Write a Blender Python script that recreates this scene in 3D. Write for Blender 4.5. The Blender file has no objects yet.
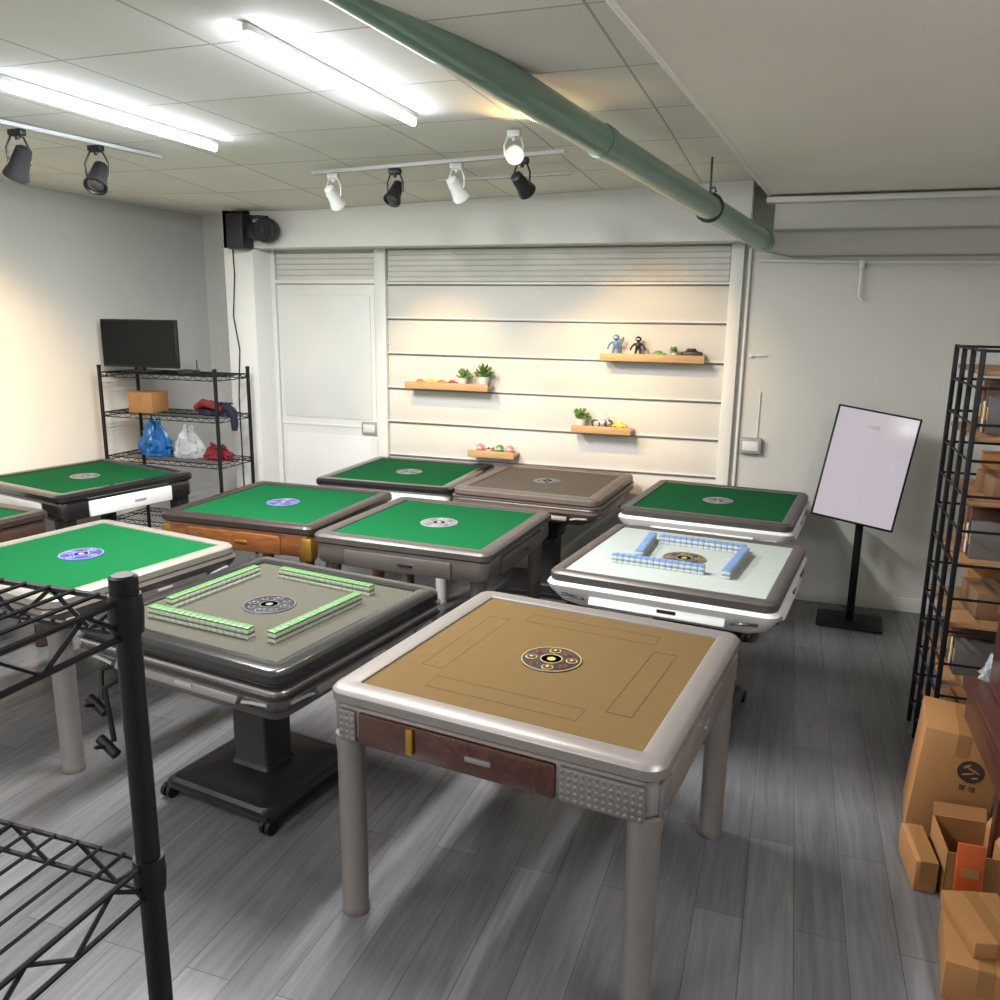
import bpy, bmesh, math, random
from mathutils import Vector, Matrix, noise
random.seed(7)
C=bpy.context.scene.collection
PI=math.pi
# ---------------------------------------------------------------- materials
def mat(name,col,rough=0.5,metal=0.0,var=0.06,scale=12.0,bump=0.0,bscale=60.0,emit=None,estr=0.0,alpha=1.0,coat=0.0,trans=0.0,stretch=None,spec=0.5):
    m=bpy.data.materials.new(name);m.use_nodes=True
    nt=m.node_tree;b=nt.nodes['Principled BSDF']
    tc=nt.nodes.new('ShaderNodeTexCoord')
    mp=nt.nodes.new('ShaderNodeMapping');nt.links.new(tc.outputs['Object'],mp.inputs['Vector'])
    if stretch: mp.inputs['Scale'].default_value=stretch
    nz=nt.nodes.new('ShaderNodeTexNoise');nz.inputs['Scale'].default_value=scale;nz.inputs['Detail'].default_value=4
    nt.links.new(mp.outputs['Vector'],nz.inputs['Vector'])
    cr=nt.nodes.new('ShaderNodeValToRGB')
    lo=[max(0,c*(1-var)) for c in col];hi=[min(1,c*(1+var)) for c in col]
    cr.color_ramp.elements[0].position=0.3;cr.color_ramp.elements[1].position=0.7
    cr.color_ramp.elements[0].color=(*lo,1);cr.color_ramp.elements[1].color=(*hi,1)
    nt.links.new(nz.outputs['Fac'],cr.inputs['Fac']);nt.links.new(cr.outputs['Color'],b.inputs['Base Color'])
    b.inputs['Roughness'].default_value=rough;b.inputs['Metallic'].default_value=metal
    b.inputs['Coat Weight'].default_value=coat;b.inputs['Specular IOR Level'].default_value=spec
    b.inputs['Alpha'].default_value=alpha;b.inputs['Transmission Weight'].default_value=trans
    if bump>0:
        n2=nt.nodes.new('ShaderNodeTexNoise');n2.inputs['Scale'].default_value=bscale;n2.inputs['Detail'].default_value=3
        nt.links.new(mp.outputs['Vector'],n2.inputs['Vector'])
        bp=nt.nodes.new('ShaderNodeBump');bp.inputs['Strength'].default_value=bump;bp.inputs['Distance'].default_value=0.005
        nt.links.new(n2.outputs['Fac'],bp.inputs['Height']);nt.links.new(bp.outputs['Normal'],b.inputs['Normal'])
    if emit:
        b.inputs['Emission Color'].default_value=(*emit,1);b.inputs['Emission Strength'].default_value=estr
    return m
def srgb(r,g,b):
    f=lambda c:(c/255/12.92) if c<=10 else ((c/255+0.055)/1.055)**2.4
    return (f(r),f(g),f(b))
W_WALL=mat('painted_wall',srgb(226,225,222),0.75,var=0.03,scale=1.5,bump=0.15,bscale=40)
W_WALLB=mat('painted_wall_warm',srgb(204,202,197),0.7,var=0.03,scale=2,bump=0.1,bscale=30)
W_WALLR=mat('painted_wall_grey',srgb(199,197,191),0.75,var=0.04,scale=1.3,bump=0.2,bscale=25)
PLAST=mat('ceiling_plaster',srgb(230,226,216),0.8,var=0.03,scale=2,bump=0.1)
DOORM=mat('door_paint',srgb(216,215,211),0.5,var=0.03,scale=3)
LOUV=mat('louver_paint',srgb(205,203,197),0.5,var=0.03)
RAILD=mat('rail_aluminium',srgb(130,127,122),0.4,0.6)
BLACK=mat('black_plastic',(0.010,0.010,0.012),0.45)
BLACKM=mat('black_powdercoat',(0.006,0.006,0.008),0.5,0.0,spec=0.25)
WHITEP=mat('white_plastic',srgb(213,213,211),0.35,var=0.02)
GREYP=mat('grey_plastic',srgb(150,150,148),0.4,var=0.03)
SILV=mat('silver_rose_metal',srgb(130,124,121),0.40,0.5,var=0.04)
SILVD=mat('silver_rose_dark',srgb(120,114,111),0.4,0.5,var=0.04)
GUN=mat('gunmetal',srgb(150,144,142),0.26,0.75,var=0.04)
CHAR=mat('charcoal_gloss',srgb(34,33,33),0.22,0.1,coat=0.4)
DBROWN=mat('dark_brown_frame',srgb(48,39,36),0.35,coat=0.1)
TAUPE=mat('taupe_frame',srgb(80,75,72),0.4,0.3)
TAUPEA=mat('taupe_apron',srgb(96,89,84),0.4,0.35)
PINKB=mat('rose_brown',srgb(112,100,92),0.42,0.3)
BEIGE=mat('champagne_frame',srgb(150,146,136),0.35,0.45)
WOODG=mat('golden_walnut',srgb(124,74,38),0.35,0.2,var=0.35,scale=14,stretch=(1,1,5),coat=0.3)
WALNUT=mat('burl_walnut',srgb(60,28,18),0.25,var=0.4,scale=26,coat=0.4)
LEATH=mat('brown_leather',srgb(56,38,31),0.45,var=0.15,bump=0.4,bscale=120)
GOLD=mat('gold_metal',srgb(170,130,58),0.35,0.8)
F_GREEN=mat('green_felt',srgb(0,80,41),0.95,var=0.05,scale=40,bump=0.2,bscale=300,spec=.15)
F_TAN=mat('tan_felt',srgb(92,73,44),0.95,var=0.04,scale=30,bump=0.2,bscale=300,spec=.15)
F_OLIVE=mat('grey_olive_felt',srgb(72,70,62),0.95,var=0.04,scale=30,bump=0.2,bscale=300,spec=.15)
F_WHITE=mat('pale_felt',srgb(158,165,160),0.9,var=0.03,scale=30)
F_BROWN=mat('grey_brown_felt',srgb(92,83,73),0.9,var=0.04,scale=30,spec=.2)
RED=mat('red_plastic',srgb(130,38,28),0.4)
ORANGE=mat('orange_panel',srgb(190,84,32),0.5)
LINE=mat('printed_line',srgb(58,42,24),0.9)
WOODL=mat('light_shelf_wood',srgb(182,146,102),0.5,var=0.12,scale=8,stretch=(1,12,12))
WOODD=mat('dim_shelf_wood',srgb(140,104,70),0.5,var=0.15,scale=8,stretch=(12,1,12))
CARD=mat('cardboard',srgb(158,112,66),0.85,var=0.06,scale=6,bump=0.1)
CARDD=mat('cardboard_tape',srgb(146,106,64),0.4,var=0.05)
PRINT=mat('dark_print',srgb(50,36,26),0.8)
REDW=mat('red_brown_wood',srgb(70,34,26),0.4,var=0.25,scale=6,stretch=(8,1,8),coat=0.2)
GREENPIPE=mat('green_grey_pipe',srgb(112,142,126),0.28,var=0.08,scale=5,coat=0.6)
GREEND=mat('dark_green_strap',srgb(40,62,52),0.4)
TILEG=mat('tile_green',srgb(76,112,66),0.4,var=0.03)
TILEB=mat('tile_blue',srgb(96,130,178),0.3,coat=0.1,var=0.03)
TILEW=mat('tile_white',srgb(176,178,168),0.35,var=0.02)
SCREEN=mat('lit_screen',srgb(60,58,62),0.14,var=0.02,scale=2,emit=srgb(222,210,218),estr=0.68,spec=.16)
TVS=mat('dark_tv_screen',(0.005,0.006,0.008),0.4,var=0.05,spec=.2)
TUBEM=mat('led_tube',(0.9,0.95,1),0.3,emit=(0.84,0.92,1.0),estr=54)
BULB=mat('warm_bulb',(1,0.9,0.7),0.3,emit=(1.0,0.76,0.42),estr=3.0)
BULBO=mat('spot_lens_lit',srgb(190,180,160),0.2,emit=(1.0,0.8,0.5),estr=2)
LENSD=mat('spot_lens_unlit',srgb(60,58,56),0.15,var=.05)
LEAF=mat('leaf_green',srgb(92,130,62),0.5,var=0.3,scale=30)
TOYB=mat('toy_blue',srgb(90,130,170),0.4);TOYK=mat('toy_black',srgb(30,30,34),0.4)
TOYO=mat('toy_orange',srgb(215,110,30),0.35);TOYY=mat('toy_yellow',srgb(225,180,40),0.35);TOYG=mat('toy_green',srgb(80,140,70),0.35)
TOYP=mat('toy_pink',srgb(220,130,140),0.35)
BAGB=mat('blue_bag_plastic',srgb(24,100,165),0.3,alpha=0.8,var=.2,scale=8);BAGC=mat('clear_bag_plastic',srgb(215,220,225),0.25,alpha=0.35,var=.1)
CLR=mat('red_cloth',srgb(110,26,34),0.9,var=.2);CLN=mat('navy_cloth',srgb(30,30,48),0.9,var=.2)
DIALW=mat('dial_white',srgb(160,160,155),0.4);DIALB=mat('dial_blue_glow',srgb(40,50,120),0.3,emit=srgb(60,70,220),estr=0.35)
DIALG=mat('dial_gold',srgb(165,140,84),0.4);DIALGR=mat('dial_grey',srgb(104,106,108),0.4);DIALK=mat('dial_black',srgb(30,30,32),0.35)

def floor_mat():
    m=bpy.data.materials.new('grey_wood_planks');m.use_nodes=True;nt=m.node_tree;b=nt.nodes['Principled BSDF']
    tc=nt.nodes.new('ShaderNodeTexCoord')
    mp=nt.nodes.new('ShaderNodeMapping');mp.inputs['Rotation'].default_value=(0,0,PI/2);nt.links.new(tc.outputs['Object'],mp.inputs['Vector'])
    br=nt.nodes.new('ShaderNodeTexBrick');nt.links.new(mp.outputs['Vector'],br.inputs['Vector'])
    br.inputs['Scale'].default_value=1.0;br.inputs['Brick Width'].default_value=1.2;br.inputs['Row Height'].default_value=0.15
    br.inputs['Mortar Size'].default_value=0.0012;br.inputs['Color1'].default_value=(*srgb(108,107,108),1);br.inputs['Color2'].default_value=(*srgb(92,92,95),1)
    br.inputs['Mortar'].default_value=(*srgb(66,65,66),1);br.offset=0.37
    m2=nt.nodes.new('ShaderNodeMapping');m2.inputs['Scale'].default_value=(22,1.4,1);nt.links.new(tc.outputs['Object'],m2.inputs['Vector'])
    nz=nt.nodes.new('ShaderNodeTexNoise');nz.inputs['Scale'].default_value=1.6;nz.inputs['Detail'].default_value=6;nz.inputs['Distortion'].default_value=1.0
    nt.links.new(m2.outputs['Vector'],nz.inputs['Vector'])
    cr=nt.nodes.new('ShaderNodeValToRGB');cr.color_ramp.elements[0].position=.3;cr.color_ramp.elements[1].position=.72
    cr.color_ramp.elements[0].color=(.76,.76,.76,1);cr.color_ramp.elements[1].color=(1.12,1.12,1.12,1)
    nt.links.new(nz.outputs['Fac'],cr.inputs['Fac'])
    mx=nt.nodes.new('ShaderNodeMix');mx.data_type='RGBA';mx.blend_type='MULTIPLY';mx.inputs['Factor'].default_value=1
    nt.links.new(br.outputs['Color'],mx.inputs['A']);nt.links.new(cr.outputs['Color'],mx.inputs['B'])
    nt.links.new(mx.outputs['Result'],b.inputs['Base Color']);b.inputs['Roughness'].default_value=0.24
    bp=nt.nodes.new('ShaderNodeBump');bp.inputs['Strength'].default_value=0.10;bp.inputs['Distance'].default_value=0.003
    nt.links.new(nz.outputs['Fac'],bp.inputs['Height']);nt.links.new(bp.outputs['Normal'],b.inputs['Normal'])
    return m
def tile_mat():
    m=bpy.data.materials.new('ceiling_tiles');m.use_nodes=True;nt=m.node_tree;b=nt.nodes['Principled BSDF']
    tc=nt.nodes.new('ShaderNodeTexCoord')
    br=nt.nodes.new('ShaderNodeTexBrick');nt.links.new(tc.outputs['Object'],br.inputs['Vector'])
    br.offset=0;br.inputs['Scale'].default_value=1;br.inputs['Brick Width'].default_value=0.6;br.inputs['Row Height'].default_value=0.6
    br.inputs['Mortar Size'].default_value=0.005;br.inputs['Color1'].default_value=(*srgb(230,227,221),1);br.inputs['Color2'].default_value=(*srgb(221,218,211),1)
    br.inputs['Mortar'].default_value=(*srgb(174,170,164),1)
    nz=nt.nodes.new('ShaderNodeTexNoise');nz.inputs['Scale'].default_value=2.2;nz.inputs['Detail'].default_value=5;nt.links.new(tc.outputs['Object'],nz.inputs['Vector'])
    cr=nt.nodes.new('ShaderNodeValToRGB');cr.color_ramp.elements[0].color=(.88,.875,.865,1);cr.color_ramp.elements[1].color=(1.06,1.06,1.06,1)
    nt.links.new(nz.outputs['Fac'],cr.inputs['Fac'])
    mx=nt.nodes.new('ShaderNodeMix');mx.data_type='RGBA';mx.blend_type='MULTIPLY';mx.inputs['Factor'].default_value=1
    nt.links.new(br.outputs['Color'],mx.inputs['A']);nt.links.new(cr.outputs['Color'],mx.inputs['B'])
    nt.links.new(mx.outputs['Result'],b.inputs['Base Color']);b.inputs['Roughness'].default_value=0.85
    return m
FLOORM=floor_mat();CEILM=tile_mat()
# ---------------------------------------------------------------- mesh kit
def rr(hx,hy,r,z,n=6,cx=0,cy=0):
    r=max(0.0005,min(r,hx,hy));P=[]
    for sx,sy,a0 in ((1,1,0),(-1,1,PI/2),(-1,-1,PI),(1,-1,1.5*PI)):
        for i in range(n+1):
            a=a0+PI/2*i/n
            P.append(Vector((cx+sx*(hx-r)+r*math.cos(a),cy+sy*(hy-r)+r*math.sin(a),z)))
    return P
def circ(r,z,n=24,cx=0,cy=0):
    return [Vector((cx+r*math.cos(2*PI*i/n),cy+r*math.sin(2*PI*i/n),z)) for i in range(n)]
class M:
    def __init__(s): s.bm=bmesh.new();s.X=Matrix.Identity(4)
    def loft(s,rings,mi=0,cap=True,loop=False):
        R=[[s.bm.verts.new(s.X@p) for p in r] for r in rings]
        n=len(R[0]);k=len(R);fs=[]
        for i in range(k if loop else k-1):
            a=R[i];b=R[(i+1)%k]
            for j in range(n):
                fs.append(s.bm.faces.new((a[j],a[(j+1)%n],b[(j+1)%n],b[j])))
        if cap and not loop:
            fs.append(s.bm.faces.new(R[0][::-1]));fs.append(s.bm.faces.new(R[-1]))
        for f in fs:f.material_index=mi
        return s
    def box(s,c,d,mi=0,bev=0.0,rot=None):
        hx,hy,hz=d[0]/2,d[1]/2,d[2]/2
        mt=Matrix.Translation(c)
        if rot: mt=mt@rot
        ret=bmesh.ops.create_cube(s.bm,size=1,matrix=s.X@mt@Matrix.Diagonal((d[0],d[1],d[2],1)))
        vs=ret['verts'];fs=set(f for v in vs for f in v.link_faces)
        for f in fs:f.material_index=mi
        if bev>0:
            es=set(e for v in vs for e in v.link_edges)
            rb=bmesh.ops.bevel(s.bm,geom=list(es),offset=min(bev,hx*.9,hy*.9,hz*.9),segments=2,affect='EDGES',profile=0.5)
            for f in rb['faces']:f.material_index=mi
        return s
    def cyl(s,p0,p1,r0,mi=0,r1=None,n=14):
        r1=r0 if r1 is None else r1
        return s.tube([p0,p1],[r0,r1],mi,n)
    def tube(s,pts,r,mi=0,n=8):
        pts=[Vector(p) for p in pts]
        if not isinstance(r,(list,tuple)): r=[r]*len(pts)
        rings=[];up=None
        for i,p in enumerate(pts):
            if i==0:t=pts[1]-p
            elif i==len(pts)-1:t=p-pts[i-1]
            else:t=(pts[i+1]-p).normalized()+(p-pts[i-1]).normalized()
            if t.length<1e-9:t=Vector((0,0,1))
            t.normalize()
            if up is None: up=Vector((0,0,1)) if abs(t.z)<.9 else Vector((1,0,0))
            a=up-t*up.dot(t)
            if a.length<1e-4:a=t.orthogonal()
            a.normalize();b=t.cross(a);up=a
            rings.append([p+(a*math.cos(2*PI*j/n)+b*math.sin(2*PI*j/n))*r[i] for j in range(n)])
        return s.loft(rings,mi)
    def ell(s,c,rad,mi=0,rot=None,seg=16):
        mt=Matrix.Translation(c)
        if rot: mt=mt@rot
        ret=bmesh.ops.create_uvsphere(s.bm,u_segments=seg,v_segments=seg//2+2,radius=1,matrix=s.X@mt@Matrix.Diagonal((*rad,1)))
        for v in ret['verts']:
            for f in v.link_faces:f.material_index=mi
        return s
    def lathe(s,prof,mi=0,n=24,cx=0,cy=0):
        return s.loft([circ(max(r,0.0004),z,n,cx,cy) for r,z in prof],mi)
    def obj(s,name,mats,parent=None,loc=(0,0,0),rot=(0,0,0),ang=0.6,**props):
        bmesh.ops.recalc_face_normals(s.bm,faces=s.bm.faces)
        me=bpy.data.meshes.new(name);s.bm.to_mesh(me);s.bm.free()
        for m in (mats if isinstance(mats,(list,tuple)) else [mats]):me.materials.append(m)
        me.polygons.foreach_set('use_smooth',[True]*len(me.polygons))
        me.set_sharp_from_angle(angle=ang)
        o=bpy.data.objects.new(name,me);C.objects.link(o)
        o.location=loc;o.rotation_euler=rot
        if parent:o.parent=parent
        for k,v in props.items():o[k]=v
        return o
def thing(name,label,cat,loc=(0,0,0),rotz=0,rot=None,**kw):
    e=bpy.data.objects.new(name,None);e.empty_display_size=0.1;C.objects.link(e)
    e.location=loc;e.rotation_euler=rot if rot else (0,0,rotz);e['label']=label;e['category']=cat
    for k,v in kw.items():e[k]=v
    return e
ST=dict(kind='structure')
def sbox(name,x0,x1,y0,y1,z0,z1,m,bev=0.0):
    return M().box(((x0+x1)/2,(y0+y1)/2,(z0+z1)/2),(x1-x0,y1-y0,z1-z0),bev=bev).obj(name,m,**ST)
# ---------------------------------------------------------------- room
D=5.675;XL=-5.0;XR=1.9;YF=-1.5
sbox('floor',XL-.1,XR+.1,YF-.1,6.5,-.1,0,FLOORM)
sbox('wall_left',XL-.1,XL,YF,6.5,0,2.8,W_WALL)
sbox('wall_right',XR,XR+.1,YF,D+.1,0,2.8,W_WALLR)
sbox('wall_front',XL-.1,XR+.1,YF-.1,YF,0,2.8,W_WALL)
M().box(((-3.9-.33)/2,D+.05,1.4),(3.57,.1,2.8)).obj('wall_back',W_WALLB,**ST)
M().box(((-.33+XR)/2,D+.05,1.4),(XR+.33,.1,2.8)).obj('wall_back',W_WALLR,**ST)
M().box(((XL-3.9)/2,6.45,1.4),(XL*-1-3.9+.1,.1,2.8)).obj('wall_recess',W_WALL,**ST)
sbox('trim_1',-4.06,-3.81,5.42,D+.78,0,2.7,W_WALL,0.005)   # square column
sbox('trim_2',-4.06,-.30,5.42,D+.02,2.29,2.75,W_WALL,0.004)  # beam over shutter wall
sbox('trim_3',-.17,XR,5.5,D+.02,2.36,2.62,W_WALLR,0.004)
sbox('trim_4',-.22,XR,5.42,5.5,2.505,2.535,W_WALL,0.004)
def lerp(t,K):
    for (a,u),(b,v) in zip(K,K[1:]):
        if t<=b: return u+(v-u)*max(0,(t-a))/(b-a)
    return K[-1][1]
def zc(x,y):
    w=lerp(x,[(-5.1,0),(-4.6,.3),(-4,.9),(-3.4,1),(-.3,.2),(2,.2)])
    g=lerp(y,[(-2,0),(3.9,0),(5.42,1),(5.7,1),(6.5,0)])
    return 2.655-.12*w*g
xs=[XL-.05+i*(2.0-XL)/28 for i in range(29)];ys=[YF+i*(6.5-YF)/32 for i in range(33)]
bm=bmesh.new();V=[[bm.verts.new((x,y,zc(x,y))) for x in xs] for y in ys]
for j in range(32):
    for i in range(28):bm.faces.new((V[j][i],V[j+1][i],V[j+1][i+1],V[j][i+1]))
me=bpy.data.meshes.new('ceiling');bm.to_mesh(me);bm.free();me.materials.append(CEILM)
o=bpy.data.objects.new('ceiling',me);C.objects.link(o);o['kind']='structure'
m=M();P=[(-.80,YF,2.60),(XR,YF,2.60),(XR,5.50,2.55),(-.2,5.50,2.55),(-.36,3.4,2.56)]
m.loft([[Vector(p) for p in P],[Vector((x,y,2.75)) for x,y,_ in P]]);m.obj('ceiling',PLAST,**ST)
m=M();m.tube([(-.805,YF,2.60),(-.365,3.4,2.562),(-.205,5.48,2.552)],.010,n=8);m.obj('trim_5',PLAST,**ST)
def louver(name,x0,x1,z0,z1,n):
    m=M();m.box(((x0+x1)/2,D-.006,(z0+z1)/2),(x1-x0,.012,z1-z0))
    for i in range(n):
        z=z0+(i+.5)*(z1-z0)/n
        m.box(((x0+x1)/2,D-.022,z),(x1-x0,.012,(z1-z0)/n*.78),rot=Matrix.Rotation(.35,4,'X'))
    m.obj(name,LOUV,**ST)
louver('trim_6',-3.76,-2.93,2.07,2.27,5);louver('trim_6',-2.82,-.42,2.06,2.285,6)
sbox('trim_7',-2.925,-2.835,D-.05,D+.01,0,2.29,DOORM,.006)
sbox('trim_8',-.415,-.335,D-.045,D+.01,0,2.29,DOORM,.006)
sbox('trim_9',-3.81,-3.77,D-.045,D+.01,0,2.29,DOORM,.006)
sbox('trim_10',-3.77,-2.925,D-.045,D+.01,2.045,2.075,DOORM,.004)
for i,z in enumerate([2.04,1.796,1.543,1.291,1.039,.787,.535]):
    m=M();m.box((-1.625,D-.012,z),(2.42,.024,.010),bev=.003);m.box((-1.625,D-.016,z+.011),(2.42,.008,.012),1)  # rail's reflected highlight put in as a white strip above it
    m.obj('trim_%d'%(11+i),[RAILD,WHITEP],**ST)
    if z>0.6: sbox('trim_%d'%(21+i),-2.835,-.415,D-.008,D,z-.242,z-.008,W_WALLB,.002)
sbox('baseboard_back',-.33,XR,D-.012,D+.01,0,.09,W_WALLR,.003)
m=M();m.box((-3.35,D-.015,1.02),(.83,.03,2.04),bev=.004)
m.box((-3.35,D-.033,.985),(.83,.006,.018),bev=.002)
m.box((-3.35,D-.034,.50),(.74,.006,.82),bev=.003);m.box((-3.35,D-.034,1.50),(.76,.006,.92),bev=.003)
m.obj('door_1',DOORM,**ST)
# ---------------------------------------------------------------- small wall fittings
def ebox(x,z,s,label,L=.5):
    t=thing('electrical_box',label,'electrical box',(x,D-.026,z))
    M().box((0,0,0),(s*1.1,.052,s*.8),bev=.006).obj('box_body',GREYP,t)
    M().box((0,-.028,0),(s*.8,.006,s*.5),bev=.003).obj('box_cover',WHITEP,t)
    M().tube([(s*.3,.018,s*.4),(s*.3,.018,s*.4+L)],.004).obj('conduit',WHITEP,t)
ebox(-2.99,.98,.12,'grey electrical switch box beside the white door')
ebox(-.212,1.02,.125,'pale junction box with a thin cable on the wall',.3)
def wpipe(pts,r,label,mt=WHITEP,name='conduit_pipe'):
    m=M();m.tube(pts,r,n=10);o=m.obj(name,mt);o['label']=label;o['category']='pipe';return o
wpipe([(-.25,D-.02,2.19),(.33,D-.02,2.175),(1.88,D-.02,2.165)],.010,'thin white conduit running along the wall')
wpipe([(-.22,D-.015,2.33),(-.2,D-.03,2.24),(-.05,D-.02,2.21),(1.88,D-.02,2.21)],.006,'thin grey cable pinned along the wall',GREYP)
wpipe([(-.30,D-.02,2.28),(-.30,D-.02,0.001)],.010,'white vertical conduit beside the slatted wall')
m=M();m.box((.35,D-.03,2.16),(.03,.05,.05),bev=.004);m.tube([(.35,D-.04,2.14),(.35,D-.045,1.97),(.37,D-.05,1.95)],.008)
o=m.obj('wall_hook',WHITEP);o['label']='white metal hook bracket hanging on the wall';o['category']='hook'
for x,z in((-.34,1.6),(-3.0,1.62)):
    m=M();m.box((x+.13,D-.010,z),(.11,.016,.010),bev=.003);m.box((x+.09,D-.012,z),(.022,.022,.022),bev=.003)
    o=m.obj('wall_latch',WHITEP);o['label']='small white metal latch on the wall';o['category']='latch'
t=thing('drain_pipe','thick green-grey drain pipe sloping under the ceiling','pipe',(0,0,0))
A=Vector((-.88,3.25,2.560));B_=Vector((-.215,5.46,2.285));dv=(B_-A)
M().tube([A-dv*.62,A,B_],.062,n=32).obj('pipe_run',GREENPIPE,t)
for f_ in(.12,.97):
    p=A+dv*f_;q=p+dv.normalized()*.05
    M().tube([p,q],.068,n=32).obj('pipe_coupling',GREENPIPE,t)
m=M();p=A+dv*.62
m.tube([p+Vector((0,0,.06)),p+Vector((0,0,.245))],.006);m.tube([p+Vector((.069*math.cos(a),0,.069*math.sin(a))) for a in[i*PI/8 for i in range(17)]],.007)
m.tube([p+Vector((0,0,.09)),p+Vector((.02,0,.10)),p+Vector((.03,0,.08)),p+Vector((.015,0,.065))],.005)
m.obj('pipe_hanger',GREEND,t)
t=thing('wall_fan','black shutter motor and fan bolted under the ceiling','fan',(-3.86,5.42,2.40))
M().box((0,-.07,0),(.15,.14,.25),bev=.02).obj('motor_box',BLACK,t)
m=M();m.X=Matrix.Translation((.25,-.10,.0))@Matrix.Rotation(.25,4,'Z')@Matrix.Rotation(PI/2,4,'X')
m.lathe([(.02,-.06),(.075,-.06),(.088,-.03),(.088,.03),(.075,.05),(.03,.05)]);m.obj('fan_drum',BLACK,t)
m=M()
for r in(.03,.05,.07):m.tube([(.25+r*math.cos(a),-.165,r*math.sin(a)) for a in[i*PI/12 for i in range(25)]],.003,n=6)
m.obj('fan_grille',BLACKM,t)
M().box((.12,-.06,0),(.14,.08,.12),bev=.02).obj('motor_gearbox',BLACK,t)
M().tube([(.06,-.06,.1),(.15,-.07,.10),(.25,-.08,.09)],.012).obj('motor_cable',BLACK,t)
o=M().tube([(-3.98,5.413,2.54),(-3.97,5.413,2.1),(-4.0,5.413,1.8),(-3.96,5.413,1.55),(-3.99,5.413,1.2),(-3.99,5.413,.003)],.005).obj('power_cable',BLACK);o['label']='thin black cable hanging down the white column';o['category']='cable'
# ---------------------------------------------------------------- ceiling lights
def tubelight(x,y0,y1,z,power=60):
    t=thing('tube_light','white LED tube batten fixed under the ceiling','ceiling light',(x,(y0+y1)/2,z))
    L=y1-y0
    M().box((0,0,.014),(.024,L,.024),bev=.006).obj('light_batten',WHITEP,t)
    M().tube([(0,-L/2+.02,-.014),(0,L/2-.02,-.014)],.013,n=12).obj('light_tube',TUBEM,t)
    l=bpy.data.lights.new('tube_area','AREA');l.shape='RECTANGLE';l.size=.04;l.size_y=L;l.energy=power;l.color=(1,.99,.97)
    lo=bpy.data.objects.new('tube_area',l);lo.location=(x,(y0+y1)/2,z-.035);C.objects.link(lo)
tubelight(-2.75,2.45,3.67,2.628,power=104);tubelight(-1.57,2.25,3.42,2.628,power=92)
tubelight(-3.6,-.6,.6,2.628,power=50);tubelight(-1.6,-.6,.6,2.628,power=44);tubelight(.9,.9,2.1,2.568,power=32)  # unseen tubes: rear pair for general fill, right one added to brighten that side
def track(x0,y0,x1,y1,z,label):
    v=Vector((x1-x0,y1-y0,0));L=v.length;a=math.atan2(v.y,v.x)
    m=M();m.box((0,0,0),(L,.030,.018),bev=.003);m.box((0,0,-.010),(L*.99,.012,.004),1)
    o=m.obj('lighting_track',[WHITEP,GREYP],loc=((x0+x1)/2,(y0+y1)/2,z),rot=(0,0,a));o['label']=label;o['category']='light track'
track(-2.64,4.36,-1.10,4.10,2.602,'white ceiling track carrying four spotlights')
track(-3.43,2.6,-3.29,3.9,2.642,'white ceiling track carrying black spotlights')
track(-2.0,4.66,-1.2,4.60,2.585,'short white ceiling track near the beam')
def spot(x,y,z,aim,dark,label,lens=None,power=0,size=.84,lcol=(1,.64,.27),ang=50):
    mt=BLACK if dark else WHITEP
    t=thing('track_spotlight',label,'spotlight',(x,y,z))
    M().box((0,0,-.014),(.08*size,.035,.028),bev=.005).obj('track_adapter',mt,t)
    d=(Vector(aim)-Vector((x,y,z-.13))).normalized()
    pv=Vector((0,0,-.145*size))
    side=d.cross(Vector((0,0,1))).normalized()
    m=M();pts=[pv+side*.055*size,pv+side*.058*size+Vector((0,0,.06*size)),Vector((0,0,-.03))+side*.03,Vector((0,0,-.03))-side*.03,pv-side*.058*size+Vector((0,0,.06*size)),pv-side*.055*size]
    m.tube(pts,.005,n=8);m.tube([(0,0,-.02),(0,0,-.045)],.010);m.obj('yoke',mt,t)
    q=d.to_track_quat('Z','Y').to_matrix().to_4x4()
    m=M();m.X=Matrix.Translation(pv)@q
    s=size
    m.lathe([(.018*s,-.080*s),(.034*s,-.070*s),(.040*s,-.02*s),(.044*s,.02*s),(.056*s,.060*s),(.056*s,.070*s),(.048*s,.070*s),(.042*s,.055*s),(.01*s,.05*s)],n=28)
    m.obj('spot_head',mt,t)
    m=M();m.X=Matrix.Translation(pv)@q;m.lathe([(.0,.056*s),(.03*s,.058*s),(.041*s,.062*s),(.03*s,.068*s),(.0,.070*s)],n=24)
    m.obj('spot_lens',lens or (BULBO if power else LENSD),t)
    if power:
        l=bpy.data.lights.new('spot_beam','SPOT');l.energy=power;l.color=lcol;l.spot_size=math.radians(ang);l.spot_blend=.85;l.shadow_soft_size=.03
        lo=bpy.data.objects.new('spot_beam',l);lo.location=Vector((x,y,z))+pv+d*.1*s;lo.rotation_euler=d.to_track_quat('-Z','Y').to_euler();C.objects.link(lo)
spot(-2.49,4.33,2.59,(-2.35,5.65,1.30),False,'white track spotlight aimed at the back wall',power=88)
spot(-2.08,4.265,2.59,(-2.15,3.6,1.6),True,'black track spotlight hanging from the ceiling track')
spot(-1.70,4.20,2.59,(-1.30,5.65,1.12),False,'white track spotlight with ribbed body',power=88)
spot(-1.33,4.14,2.59,(-.85,5.65,1.50),True,'black track spotlight tilted toward the wall shelves',power=84)
spot(-1.26,3.80,2.645,(-.2,1.2,2.3),False,'glowing warm track spotlight facing the room',lens=BULB,size=.75,power=14,ang=120)
spot(-3.42,2.75,2.63,(-5,3.90,1.35),True,'black track spotlight aimed at the side wall',power=240,lcol=(1,.58,.16),ang=52)
spot(-3.40,3.10,2.63,(-4.2,3.2,1.3),True,'black track spotlight beside the side wall',size=1.0)
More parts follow.
